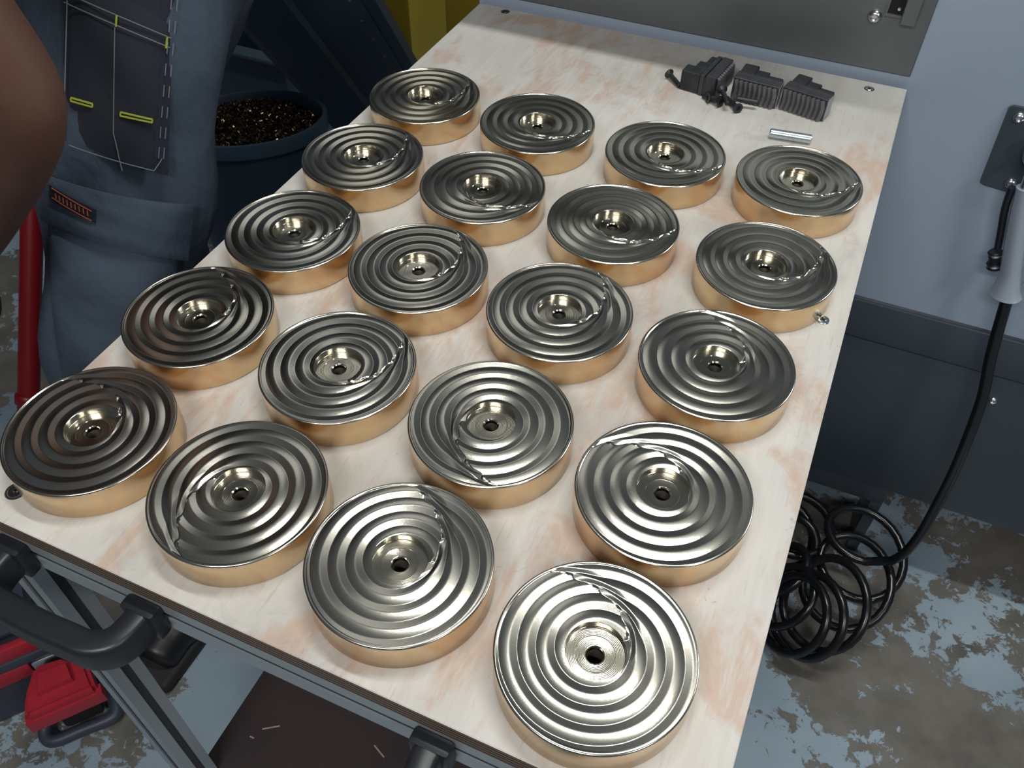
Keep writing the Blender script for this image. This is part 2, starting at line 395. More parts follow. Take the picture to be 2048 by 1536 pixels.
# ------------------------------------------------------------------ brass discs
RD, HD = .060, .0265
def seam_ang(r):          # mm -> degrees, in the disc's own frame
    return np.interp(r, [15, 18, 22.5, 32, 40, 48, 52, 58, 60], [0, 14, 31, 61, 82, 97, 103, 111, 113])
PIT, RV = 11.0, 45.0       # ridge pitch and a crest radius (mm)
_x = np.arange(0, 11, .02)
_p = np.where(_x < 6.3, .05 * _x + .0228 * _x ** 2, 1.22 * (11 - _x) / 4.7)      # outer flank steepens to a crisp valley, inner flank is straight
def _sm(p, w):
    k = int(w / .02); return np.mean([np.roll(p, i_) for i_ in range(-k, k + 1)], axis=0)
_a = np.clip(1 - np.minimum(_x, 11 - _x) / 1.6, 0, 1)
_p = _sm(_p, .75) * _a + _sm(_p, .16) * (1 - _a); _p -= _p.min()
def wave(q):              # q in pitches outwards from a crest -> depth mm (0 at the crest)
    return -np.interp((q % 1.0) * PIT, np.append(_x, 11.0), np.append(_p, _p[0])) * .80
def height(r, th):        # r mm, th degrees
    s = seam_ang(r)
    a = (s - th) % 360.0                     # degrees clockwise past the seam
    arc = np.radians(a) * r
    bend = lambda x: .26 * (1 + np.cos(np.pi * np.clip(x / 18.0, 0, 1)))
    hR = wave((r - RV) / PIT + th / 360 - bend(arc))    # just past the seam the ridges swing outwards
    a2 = np.where(a > 180, 360 - a, -a)      # degrees counter-clockwise of the seam (positive on that side)
    arc2 = np.radians(a2) * r
    hL = wave((r - RV) / PIT + th / 360)
    # past the seam the left pattern lifts away, before it the right one does: the lower cut wins
    uL = np.where(a2 < 0, -arc2, 0) * .9
    hR0 = wave((r - RV) / PIT + th / 360 - .60)
    uR = np.where(a2 > 0, arc2, 0) * .9
    h = np.where(a2 <= 0, hR, hL)
    # a channel runs along the seam from the rim to the recess: steep wall on one side, gentle on the other
    x = np.where(a2 > 0, -arc2, np.minimum(arc, 60)) * .62
    x = x - 1.7 * np.cos(2 * np.pi * ((r - RV) / PIT + th / 360)) * np.exp(-(x / 9.0) ** 2) - .8
    ch = -1.10 + np.where(x < 0, -x * .75, .20 * x)
    k = .16; d = h - ch
    h = np.where(d > k, ch, np.where(d < -k, h, np.minimum(h, ch) - (k - np.abs(d)) ** 2 / (4 * k)))
    edge = np.clip((58.4 - r) / 1.2, 0, 1); edge = edge * edge * (3 - 2 * edge)
    return h * edge
def disc_meshes():
    NA = 720
    rr = list(np.linspace(18.1, 58.5, 150))
    th = np.arange(NA) * 360 / NA
    V = []; rows = 0
    def ring(r, z):
        nonlocal rows
        for i in range(NA):
            a = radians(th[i]); zz = z[i] if hasattr(z, '__len__') else z
            V.append((r * cos(a) / 1000, r * sin(a) / 1000, HD + zz / 1000))
        rows += 1
    h0 = height(np.full(NA, 18.1), th)
    ring(17.9, -5.6); ring(17.95, np.minimum(h0 - .25, -.3)); ring(18.0, h0 - .06)
    for r in rr: ring(r, height(np.full(NA, r), th))
    for a in (0, 22, 45, 68, 90): ring(58.8 + 1.2 * sin(radians(a)), -1.2 * (1 - cos(radians(a))))
    F = [(j * NA + i, j * NA + (i + 1) % NA, (j + 1) * NA + (i + 1) % NA, (j + 1) * NA + i) for j in range(rows - 1) for i in range(NA)]
    F = [f[::-1] for f in F]
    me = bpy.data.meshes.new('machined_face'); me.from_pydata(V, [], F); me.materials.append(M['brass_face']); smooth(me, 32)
    # side
    z1 = HD - .0012
    V, F = lathe([(.0055, .0), (.0588, .0), (.0596, .0004), (.0600, .0012), (.0600, z1)], 160)
    ms = bpy.data.meshes.new('disc_body'); ms.from_pydata(V, [], F); ms.materials.append(M['brass_side']); smooth(ms, 60)
    zf = HD - .0056
    P = [(.01795, zf + .0006), (.01793, zf + .0003), (.01784, zf + .00008), (.0176, zf), (.0174, zf), (.0120, zf), (.01185, zf), (.01175, zf - .00012), (.0115, zf - .00015), (.0060, zf - .00015), (.0058, zf - .0002), (.00535, zf - .0007), (.0051, zf - .0010), (.0051, zf - .0016), (.0051, .0165)]
    V, F = lathe(P, 96); F = [f[::-1] for f in F]
    mr = bpy.data.meshes.new('counterbore'); mr.from_pydata(V, [], F); mr.materials.append(M['brass_recess']); smooth(mr, 14)
    for m_ in (ms,):
        bm = bmesh.new(); bm.from_mesh(m_); bmesh.ops.recalc_face_normals(bm, faces=bm.faces); bm.to_mesh(m_); bm.free()
    return ms, me, mr
M['bore'] = mat('shaded_bore', (.05, .045, .035), .5, .6)  # shade of the deep hole put into the colour; the metal is brass
body_me, face_me, bore_me = disc_meshes()
V, F = lathe([(.00505, HD - .0095)] + [(.00505 - .0004 * (k % 2), HD - .0095 - .0006 * k) for k in range(1, 24)] + [(.0046, .0036), (.0001, .0030)], 32); F = [f[::-1] for f in F]
thr_me = bpy.data.meshes.new('threaded_hole'); thr_me.from_pydata(V, [], F); thr_me.materials.append(M['bore']); smooth(thr_me, 25)
DISCS = [(-.4291, .2373, 40, 'brass disc at the front left corner, beside the dark countersunk screw'),
 (-.3010, .2359, -203, 'brass disc second from the left in the front row, seam at its left'),
 (-.1761, .2322, 0, 'brass disc third from the left in the front row, soft grey bands'),
 (-.0424, .2256, 27, 'brass disc at the front right corner, face blown out by glare'),
 (-.4335, .3650, 5, 'brass disc at the left edge, directly behind the front left corner disc'),
 (-.3016, .3628, -53, 'dark brass disc second from the left in the second row'),
 (-.1716, .3599, -172, 'brass disc third from left in second row, seam curling down its left'),
 (-.0402, .3526, 53, 'pale bright brass disc directly behind the glaring front right corner disc'),
 (-.4273, .4910, -55, 'brass disc at the left end of the middle row'),
 (-.3008, .4913, -29, 'dark brass disc second from the left in the middle row'),
 (-.1701, .4900, -36, 'brass disc third from the left in the middle row, wide bands at seam'),
 (-.0381, .4842, 6, 'brass disc at the right end of the middle row'),
 (-.4314, .6198, -40, 'brass disc at the left end of the fourth row from the front'),
 (-.3012, .6218, -114, 'blackest brass disc, second from the left in the fourth row'),
 (-.1690, .6191, -95, 'brass disc third from the left in the fourth row'),
 (-.0292, .6179, -65, 'brass disc at the right edge touching the bright cross-head screw'),
 (-.4308, .7502, -51, 'brass disc at the back left, nearest the tilted navy duct'),
 (-.2977, .7488, -100, 'brass disc second from the left in the back row, almost plain face'),
 (-.1593, .7490, -110, 'brass disc third from the left in the back row, almost plain face'),
 (-.0283, .7581, -89, 'brass disc at the back right, just in front of the steel pin')]
proto = None
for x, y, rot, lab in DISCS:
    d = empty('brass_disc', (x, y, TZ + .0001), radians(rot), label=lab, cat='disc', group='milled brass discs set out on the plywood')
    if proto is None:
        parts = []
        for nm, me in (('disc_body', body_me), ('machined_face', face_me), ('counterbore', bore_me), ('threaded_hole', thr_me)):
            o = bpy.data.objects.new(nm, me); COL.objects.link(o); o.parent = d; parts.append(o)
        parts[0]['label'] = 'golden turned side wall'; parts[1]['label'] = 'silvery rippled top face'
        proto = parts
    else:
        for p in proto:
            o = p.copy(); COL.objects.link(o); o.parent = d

# ------------------------------------------------------------------ machine behind and right of the trolley
YM = 1.045
mc = empty('lathe_cabinet', (.5, YM + .4, 0), label='big machine cabinet behind the trolley, pale blue-grey above and dark slate below', cat='machine')
def ml(o):
    o.location = -Vector(mc.location); return o
XL, XR = -.505, 2.0
bm = bmesh.new(); prism(bm, [(XL, .588), (XR, .588), (XR, 1.04), (.05, 1.04), (.05, 1.24), (XL, 1.24)], -YM - .85, -YM, RX(pi / 2))
ml(mk('upper_panel', bm, M['machine_blue'], mc, 40, label='pale blue-grey upper panel'))
bm = bmesh.new(); box(bm, (XL, YM - .003, .515), (XR, YM + .84, .582), bev=.002)
ml(mk('dark_band', bm, M['machine_dark'], mc, 40))
bm = bmesh.new(); box(bm, (XL, YM + .001, .203), (XR, YM + .83, .511), bev=.003)
lp = ml(mk('lower_panel', bm, M['machine_dark'], mc, 40, label='dark slate lower panel'))
bm = bmesh.new(); box(bm, (XL, YM + .004, .50), (XR, YM + .82, .60)); ml(mk('joint_filler', bm, M['steel'], mc))
bm = bmesh.new(); box(bm, (XL + .02, YM + .012, .150), (.255, YM + .60, .2035), bev=.002)
ml(mk('base_plinth', bm, M['machine_dark'], mc, 40))
for xf in (.235, XL + .02):
    bm = bmesh.new(); box(bm, (xf, YM + .012, .0), (xf + .02, YM + .1, .150), bev=.002); ml(mk('foot', bm, M['machine_dark'], mc, 40))
bm = bmesh.new(); box(bm, (1.7, YM + .02, 0), (1.78, YM + .1, .204), bev=.002); ml(mk('foot', bm, M['machine_dark'], mc, 40))
# steel splash sheet and the overhanging hood
bm = bmesh.new(); box(bm, (XL + .003, YM - .0035, .912), (.048, YM, 1.225), bev=.001, seg=1)
sh = ml(mk('splash_sheet', bm, M['stainless'], mc, label='dull steel sheet just above the back edge of the plywood'))
bm = bmesh.new(); box(bm, (XL - .02, .944, 1.23), (.0, YM + .20, 1.275), bev=.004)
ml(mk('hood', bm, M['machine_dark'], mc, 40))
def screw_wall(x, z, r, y, parent, m=M['steel'], name='socket_screw'):
    bm = bmesh.new()
    lathe_bm(bm, [(r, 0), (r, r * .18), (r * .86, r * .5), (r * .55, r * .72), (r * .42, r * .74), (r * .40, r * .3), (.0001, r * .28)], 24, T(x, y, z) @ RX(pi / 2))
    return mk(name, bm, m, parent, 35)
def child_local(o, parent):      # parent mesh carries an offset location; children inherit it
    return o
screw_wall(-.0102, .9725, .0078, YM - .0035, sh)
# slotted bracket
bm = bmesh.new()
box(bm, (.0015, YM - .007, .976), (.0175, YM - .0036, .979))
box(bm, (.0175, YM - .014, .972), (.0335, YM - .0036, 1.13), bev=.0008, seg=1)
box(bm, (-.0005, YM - .007, .976), (.0015, YM - .0036, 1.13))
br = mk('slotted_bracket', bm, M['stainless'], sh)
bm = bmesh.new(); box(bm, (.0016, YM - .0046, .979), (.0174, YM - .0037, 1.13)); mk('slot_insert', bm, M['black'], br)
for z in (.985, 1.010, 1.035):
    bm = bmesh.new(); lathe_bm(bm, [(.0022, 0), (.0018, .0008), (.0001, .001)], 12, T(.0125, YM - .0046, z) @ RX(pi / 2)); mk('slot_tooth', bm, M['steel'], br)
screw_wall(.314, .466, .0062, YM + .001, lp, M['steel'], 'cap_screw')

# ------------------------------------------------------------------ wall bracket, blow gun and coiled hose
bk = empty('bracket_plate', (.22, YM, .85), label='black cross-head screwed plate on the pale blue panel, right edge of view', cat='bracket')
def rel(o, e): o.location = -Vector(e.location); return o
pts = [(.160, .899), (.1615, .9015), (.164, .903), (.300, .905), (.304, .901), (.304, .795), (.300, .791), (.172, .8005), (.1665, .803), (.166, .808)]
bm = bmesh.new(); prism(bm, pts, 0, .004, T(0, YM - .0002, 0) @ RX(pi / 2)); rel(mk('plate', bm, M['machine_dark'], bk, 40), bk)
for x, z in ((.1745, .8915), (.1985, .8105), (.290, .895), (.290, .803)):
    rel(screw_wall(x, z, .0068, YM - .0042, bk), bk)
bm = bmesh.new(); lathe_bm(bm, [(.0001, .020), (.018, .020), (.021, .017), (.021, .004), (.019, 0)], 32, T(.213, YM - .0042, .862) @ RX(pi / 2)); rel(mk('round_boss', bm, M['steel'], bk, 35), bk)
bm = bmesh.new(); tube(bm, catmull([(.213, YM - .02, .862), (.213, YM - .05, .858), (.213, YM - .058, .868)], 6), .004, 10); rel(mk('hook', bm, M['steel'], bk, 50), bk)
gun = empty('blow_gun', (.235, .99, .69), label='silver air blow gun hanging nose up from the black plate', cat='air gun')
GY = .99
bm = bmesh.new()
P = catmull([(.206, GY + .004, .835), (.214, GY + .002, .80), (.226, GY, .755), (.236, GY - .002, .72), (.2405, GY - .003, .700), (.243, GY - .003, .690)], 6)
n_ = len(P); rr_ = [(.011 + .004 * (i / n_) + .008 * max(0, (i / n_ - .55) / .45) ** 1.2) for i in range(n_)]
rr_[-1] = .013; rr_[-2] = .019; tube(bm, P, rr_, 20, sect=[(cos(2 * pi * k / 20) * .75, sin(2 * pi * k / 20)) for k in range(20)])
rel(mk('grip', bm, M['gun'], gun, 50, label='satin silver grip with flared end'), gun)
bm = bmesh.new(); tube(bm, catmull([(.1935, GY + .008, .83), (.198, GY + .01, .80), (.207, GY + .012, .765), (.212, GY + .013, .745)], 5), .0045, 10)
rel(mk('trigger', bm, M['blackplastic'], gun, 50), gun)
bm = bmesh.new(); ax = T(.2155, GY + .012, .728) @ RY(radians(162))
lathe_bm(bm, [(.0001, -.013), (.007, -.013), (.009, -.010), (.009, -.006), (.0075, -.004), (.0075, .004), (.0095, .006), (.0095, .011), (.006, .014), (.0001, .014)], 20, ax)
rel(mk('connector', bm, M['black_oxide'], gun, 40), gun)
bm = bmesh.new(); lathe_bm(bm, [(.0096, .0055), (.0101, .006), (.0101, .0075), (.0096, .008)], 20, ax); lathe_bm(bm, [(.0091, -.0105), (.0096, -.010), (.0096, -.008), (.0091, -.0075)], 20, ax)
rel(mk('connector_ring', bm, M['zinc'], gun, 40), gun)
bm = bmesh.new(); tube(bm, [(.206, GY + .004, .835), (.200, GY + .006, .87), (.199, GY + .006, .93)], [.006, .0045, .003], 12)
rel(mk('nozzle', bm, M['steel'], gun, 40), gun)
bm = bmesh.new(); tube(bm, catmull([(.262, GY, .80), (.262, GY - .002, .765), (.259, GY - .003, .735), (.256, GY - .003, .712)], 5), .0035, 10)
rel(mk('hanging_lever', bm, M['steel'], gun, 50), gun)

def coil():
    P = [(.2445, .99, .70), (.249, .985, .672), (.262, .975, .60), (.276, .965, .54), (.285, .955, .47), (.293, .95, .39), (.298, .95, .31), (.299, .945, .245)]
    rings = [((.243, 1.010, .135), (1, .15, 0), (0, .93, .10)), ((.250, .962, .10), (1, -.15, 0), (.05, .90, .28)),
             ((.233, .900, .095), (1, -.35, .1), (.15, .72, .45)), ((.203, .845, .09), (.85, -.50, .15), (.30, .42, .75)),
             ((.180, .825, .085), (.70, -.60, .2), (.35, .30, .85)), ((.158, .828, .078), (.55, -.75, .1), (.42, .25, .8)),
             ((.130, .870, .070), (.30, -.9, .1), (.55, .20, .7)), ((.105, .925, .070), (.3, -.92, .1), (.6, .25, .6)),
             ((.110, .985, .075), (.9, -.35, .0), (.3, .85, .25)), ((.128, 1.000, .10), (1, 0, 0), (0, .95, .2)), ((.10, .98, .05), (1, .1, 0), (0, .98, .05))]
    r = .066; k0 = len(rings)
    def fr(s):
        i = min(int(s), k0 - 2); t = s - i; t = t * t * (3 - 2 * t)
        f = [Vector(a).lerp(Vector(b), t) for a, b in zip(rings[i], rings[i + 1])]
        u = f[1].normalized(); v = (f[2] - u * f[2].dot(u)).normalized(); return f[0], u, v
    Q = []; N = 28 * (k0 - 1)
    for j in range(N + 1):
        s = j / 28; c, u, v = fr(min(s, k0 - 1 - 1e-6)); a = -radians(80) - 2 * pi * s
        q = c + u * (r * cos(a)) + v * (r * sin(a)); q.z = max(q.z, .0082); Q.append(q)
    # lead from the hanging run into the first ring
    tail = [Vector(p) for p in P]
    full = catmull(tail + [Vector((.294, .942, .190)), Vector((.282, .943, .152))], 8)[:-1] + Q[1:]
    return full
bm = bmesh.new(); tube(bm, coil(), .0075, 12)
mk('coiled_air_hose', bm, M['hose'], None, 60, label='black coiled air hose dropping from the blow gun and heaped on the floor', cat='hose')

# ------------------------------------------------------------------ small parts at the back of the table
def jaw_mesh(parent, flip=1):
    L_ = .052; H_ = .026
    bm = bmesh.new(); box(bm, (0, 0, 0), (L_, .012, H_), bev=.0008, seg=1); box(bm, (0, .0135, .0), (L_, .019, H_ - .001), bev=.0006, seg=1)
    box(bm, (.001, .012, .002), (L_ - .001, .0136, H_ - .004))
    mk('jaw_body', bm, M['jaw_dark'], parent)
    for i, (a, b, d) in enumerate(((.001, .018, .042), (.018, .033, .033), (.033, L_ - .002, .026))):
        bm = bmesh.new(); box(bm, (a, .0188, .0), (b, d, H_ - .002), bev=.001, seg=1); mk('jaw_step', bm, M['black_oxide'], parent)
    bm = bmesh.new(); box(bm, (L_, .0005, .001), (L_ + .0004, .0185, H_ - .001)); mk('jaw_end', bm, M['jaw_end'], parent)
    for k in range(9):
        bm = bmesh.new(); x = .0035 + k * .0054
        Pq = [(x + .0016 * sin(pi * t / 6), -.0008 - .0012, .001 + (H_ - .003) * t / 6) for t in range(7)]
        Pq = [Vector(p) for p in Pq]
        tube(bm, Pq, 1, sect=[(-.0022, -.0014), (.0022, -.0014), (.0022, .0014), (-.0022, .0014)])
        mk('scroll_tooth', bm, M['jaw'], parent)
j = empty('chuck_jaw', (-.134, .930, TZ), radians(-4), label='middle chuck jaw of the three, toothed side towards the discs', cat='chuck jaw', group='steel chuck jaws'); jaw_mesh(j)
j = empty('chuck_jaw', (-.079, .932, TZ), radians(-12), label='right-hand chuck jaw with a pale engraved end face', cat='chuck jaw', group='steel chuck jaws'); jaw_mesh(j)
j = empty('chuck_jaw', (-.1515, .9185, TZ), radians(82), label='left-hand chuck jaw set crosswise behind the heap of black screws', cat='chuck jaw', group='steel chuck jaws'); jaw_mesh(j)
def cap_bolt(x, y, z, rz, tilt, label, L_=.026):
    o = empty('countersunk_bolt', (x, y, z), 0, label=label, cat='bolt', group='black countersunk bolts')
    o.rotation_euler = (0, 0, 0)
    mt = RZ(rz) @ RY(pi / 2 + tilt)
    bm = bmesh.new(); lathe_bm(bm, [(.0001, L_), (.0024, L_), (.0029, L_ - .0008)] + [(.0029 - .0003 * (k % 2), L_ - .001 - k * .0011) for k in range(18)] + [(.0029, .003)], 14, mt)
    mk('threaded_shank', bm, M['black_oxide'], o, 30)
    bm = bmesh.new(); lathe_bm(bm, [(.0029, .0032), (.0058, .0004), (.0058, 0), (.0028, 0), (.0028, .002), (.0001, .002)], 20, mt)
    mk('bolt_head', bm, M['black_oxide'], o, 30)
    return o
cap_bolt(-.2115, .945, TZ + .0060, radians(-43), radians(7), 'single black countersunk bolt lying apart to the left of the jaws')
cap_bolt(-.1395, .905, TZ + .0060, radians(152), radians(7), 'black bolt at the left of the heap in front of the jaws')
cap_bolt(-.1185, .9005, TZ + .0060, radians(128), radians(7), 'black bolt of the heap whose socket head faces the discs')
cap_bolt(-.143, .9215, TZ + .0125, radians(-62), radians(7), 'black bolt lying across the top of the heap')
cap_bolt(-.1265, .9135, TZ + .0100, radians(10), radians(3), 'black bolt leaning on the toothed jaw at the right of the heap')
cap_bolt(-.1555, .9085, TZ + .0060, radians(35), radians(7), 'black bolt tucked under the crosswise jaw end')
bm = bmesh.new(); lathe_bm(bm, [(.0001, 0), (.0040, 0), (.0050, .001), (.0050, .043), (.0040, .044), (.0001, .044)], 28, T(-.0755, .8660, TZ + .0051) @ RZ(radians(7)) @ RY(pi / 2))
mk('steel_pin', bm, M['zinc'], None, 35, label='short bright zinc-plated pin lying behind the back right disc', cat='pin')

# ------------------------------------------------------------------ swarf bin, duct, yellow things behind
def oval(bm, c, a, b, ang, zs, n=56):
    rings = []
    for z, k in zs:
        rings.append([bm.verts.new((c[0] + k * (a * cos(t) * cos(ang) - b * sin(t) * sin(ang)), c[1] + k * (a * cos(t) * sin(ang) + b * sin(t) * cos(ang)), z)) for t in [2 * pi * i / n for i in range(n)]])
    for i in range(len(rings) - 1):
        for k in range(n): bm.faces.new((rings[i][k], rings[i][(k + 1) % n], rings[i + 1][(k + 1) % n], rings[i + 1][k]))
    return rings
BC = (-1.150, 1.255); BA, BB, BG = .165, .112, radians(35); BZ = .46
sb = empty('swarf_bin', (BC[0], BC[1], 0), label='dark blue oval bin heaped with glinting metal swarf', cat='bin')
bm = bmesh.new(); r_ = oval(bm, BC, BA, BB, BG, [(.002, .80), (.25, .90), (BZ - .035, .965), (BZ - .034, .93), (.25, .87), (.012, .77)]); bm.faces.new(r_[0]); bm.faces.new(r_[-1])
rel(mk('bin_body', bm, M['bin'], sb, 40), sb)
bm = bmesh.new(); r_ = oval(bm, BC, BA, BB, BG, [(BZ - .034, .93), (BZ - .002, .945), (BZ, .955), (BZ, 1.0), (BZ - .003, 1.01), (BZ - .032, 1.0), (BZ - .034, .965)])
rel(mk('bin_rim', bm, M['bin_rim'], sb, 40), sb)
for sgn, off in ((1, -.55),):
    bm = bmesh.new()
    t = off; px_ = BC[0] + 1.02 * (BA * cos(t) * cos(BG) - BB * sin(t) * sin(BG)); py_ = BC[1] + 1.02 * (BA * cos(t) * sin(BG) + BB * sin(t) * cos(BG))
    for dx in (-.028, .0): tube(bm, catmull([(px_ + dx, py_ + dx * .6, BZ - .03), (px_ + dx + .012, py_ + dx * .6 - .012, BZ - .06), (px_ + dx + .022, py_ + dx * .6 - .006, BZ - .10)], 5), 1, sect=[(-.011, -.003), (.011, -.003), (.011, .003), (-.011, .003)])
    rel(mk('bin_handle', bm, M['bin_rim'], sb, 40), sb)
# swarf: a bed and loose curls, nobody could count them
def swarf():
    bm = bmesh.new(); rnd = random.Random(3)
    n = 40; g = {}
    for i in range(n):
        for k in range(n):
            u, v = -1 + 2 * i / (n - 1), -1 + 2 * k / (n - 1)
            q = sqrt(u * u + v * v)
            if q > 1: continue
            x = BC[0] + .93 * (BA * u * cos(BG) - BB * v * sin(BG)); y = BC[1] + .93 * (BA * u * sin(BG) + BB * v * cos(BG))
            g[i, k] = bm.verts.new((x, y, BZ - .035 + .045 * (1 - q * q) + rnd.uniform(-.004, .004)))
    for i in range(n - 1):
        for k in range(n - 1):
            f = [g.get(p) for p in ((i, k), (i + 1, k), (i + 1, k + 1), (i, k + 1))]
            if all(f): bm.faces.new(f)
    return bm
sw = empty('swarf_heap', (BC[0], BC[1], BZ - .03), label='heap of dull bronze metal swarf filling the dark blue bin', cat='swarf', kind='stuff')
rel(mk('swarf_bed', swarf(), M['swarf_bed'], sw), sw)
rnd = random.Random(5); V = []; F = []
for c in range(5200):
    q = sqrt(rnd.random()) * .92; a = rnd.uniform(0, 2 * pi); u, v = q * cos(a), q * sin(a)
    x = BC[0] + .95 * (BA * u * cos(BG) - BB * v * sin(BG)); y = BC[1] + .95 * (BA * u * sin(BG) + BB * v * cos(BG)); z = BZ - .033 + .047 * (1 - q * q) + rnd.uniform(-.002, .006)
    d = Vector((rnd.gauss(0, 1), rnd.gauss(0, 1), rnd.gauss(0, .6))).normalized(); s = d.orthogonal().normalized(); s.rotate(Matrix.Rotation(rnd.uniform(0, 6.3), 3, d)); up = d.cross(s)
    l, w_ = rnd.uniform(.004, .010), rnd.uniform(.0005, .0014); b0 = len(V)
    for k in range(4):
        t = k / 3; p = Vector((x, y, z)) + d * (l * (t - .5)) + up * (l * .45 * sin(pi * t * 1.3))
        V += [tuple(p - s * w_), tuple(p + s * w_)]
    F += [(b0 + 2 * k, b0 + 2 * k + 1, b0 + 2 * k + 3, b0 + 2 * k + 2) for k in range(3)]
o = mk('swarf_curls', (V, [], F), M['swarf'], sw); rel(o, sw); o['kind'] = 'stuff'

dd = Vector((-.103, .613, -.783)); A0 = Vector((-1.157, 1.256, .70)); R0 = Vector((-.886, 1.382, .70)); M0 = Vector((-1.030, 1.306, .70)); nn = Vector((-.42, .906, 0))
dc = empty('swarf_duct', (-1.0, 1.7, 0), label='big tilted navy blue duct leaning behind the back left disc', cat='duct')
sec = [A0, A0.lerp(M0, .12) - nn * .004, M0 - nn * .012, M0 + nn * .002 + (R0 - A0) * .03, R0 - (R0 - A0) * .09 - nn * .001, R0 - (R0 - A0) * .085 + nn * .003, R0, R0 + nn * .05, A0 + nn * .05]
bm = bmesh.new(); a = [bm.verts.new(p - dd * .45) for p in sec]; b = [bm.verts.new(p + dd * .66) for p in sec]
bm.faces.new(a); bm.faces.new(b)
for i in range(len(sec)): bm.faces.new((a[i], a[(i + 1) % len(sec)], b[(i + 1) % len(sec)], b[i]))
rel(mk('duct_body', bm, M['duct'], dc), dc)
bm = bmesh.new()
for i in range(9):
    c = R0 - (R0 - A0) * .16 + dd * (-.3 + i * .075) - nn * .0015; lathe_bm(bm, [(.003, 0), (.002, .0015), (.0001, .002)], 10, T(*c) @ Vector((-nn.x, -nn.y, -.0)).to_track_quat('Z', 'Y').to_matrix().to_4x4())
rel(mk('rivet', bm, M['thread'], dc), dc)
bm = bmesh.new(); c = R0 + nn * .03 - (R0 - A0) * .5 + dd * .64; box(bm, (c.x - .10, c.y - .02, 0), (c.x + .10, c.y + .03, c.z + .01)); rel(mk('duct_foot', bm, M['duct'], dc), dc)

bm = bmesh.new(); box(bm, (-2.1, 1.66, .001), (-1.36, 1.68, .345)); box(bm, (-2.1, 2.02, .001), (-1.36, 2.04, .345)); box(bm, (-2.1, 1.68, .001), (-2.08, 2.02, .345)); box(bm, (-1.38, 1.68, .001), (-1.36, 2.02, .345)); box(bm, (-2.08, 1.68, .001), (-1.38, 2.02, .02))
ob = empty('open_tub', (-1.73, 1.85, 0), label='dark blue open tub on the floor behind the swarf bin', cat='tub')
rel(mk('tub_wall', bm, M['bin'], ob), ob)
bm = bmesh.new(); box(bm, (-2.12, 1.64, .345), (-1.34, 1.68, .357), bev=.004); box(bm, (-2.12, 2.02, .345), (-1.34, 2.06, .357), bev=.004); box(bm, (-1.38, 1.68, .345), (-1.34, 2.02, .357)); box(bm, (-2.12, 1.68, .345), (-2.08, 2.02, .357))
rel(mk('tub_rim', bm, M['bin_rim'], ob), ob)
# yellow cabinet and yellow post
yc = empty('yellow_cabinet', (-1.6, 2.35, 0), label='yellow painted steel cabinet far behind the tilted navy duct', cat='cabinet')
bm = bmesh.new(); box(bm, (-2.35, 2.20, .0), (-1.295, 2.6, 1.3), bev=.01); rel(mk('cabinet_body', bm, M['yellow'], yc, 40), yc)
for x in (-1.46, -1.86):
    bm = bmesh.new(); box(bm, (x - .022, 2.175, .02), (x + .022, 2.2, 1.28), bev=.006); rel(mk('cabinet_rib', bm, M['yellow'], yc, 40), yc)
yp = empty('yellow_post', (-.98, 2.02, 0), label='yellow painted post just beyond the back left corner of the plywood', cat='post')
bm = bmesh.new(); box(bm, (-1.055, 1.97, .0), (-.93, 2.09, 1.2), bev=.012); rel(mk('post', bm, M['yellow'], yp, 40), yp)
bm = bmesh.new(); box(bm, (-1.10, 1.93, .0), (-.89, 2.13, .012), bev=.002); rel(mk('base_plate', bm, M['yellow'], yp, 40), yp)
for i in range(3):
    for k in range(3):
        bm = bmesh.new(); box(bm, (-1.6 + i * .36, 2.75 + k * .36, .0005), (-1.25 + i * .36, 3.10 + k * .36, .010), bev=.003, seg=1)
        tag(mk('floor_mat_tile', bm, M['tile']), 'dark grey floor tile between the yellow cabinet and the yellow post', 'floor tile', 'dark grey floor tiles at the back')

# ------------------------------------------------------------------ person
pe = empty('person', (-.80, .55, 0), label='person in slate blue work trousers standing left of the trolley, bare forearm hanging', cat='person')
HIP = {1: Vector((-.755, .710, 1.02)), -1: Vector((-.925, .850, 1.02))}
KN = {1: Vector((-.765, .490, .570)), -1: Vector((-.960, .76, .56))}
AN = {1: Vector((-.790, .520, .10)), -1: Vector((-.965, .80, .10))}
def skin_obj(name, verts, edges, radii, m, sub=2, root=0):
    me = bpy.data.meshes.new(name); me.from_pydata([tuple(v) for v in verts], edges, [])
    me.materials.append(m)
    o = bpy.data.objects.new(name, me); COL.objects.link(o)
    bpy.context.view_layer.objects.active = o
    md = o.modifiers.new('skin', 'SKIN'); md.use_smooth_shade = True
    for i, r in enumerate(radii):
        sv = me.skin_vertices[0].data[i]; sv.radius = r if isinstance(r, tuple) else (r, r); sv.use_root = (i == root)
    s = o.modifiers.new('sub', 'SUBSURF'); s.levels = sub; s.render_levels = sub
    o.parent = pe; o.location = -Vector(pe.location)
    return o
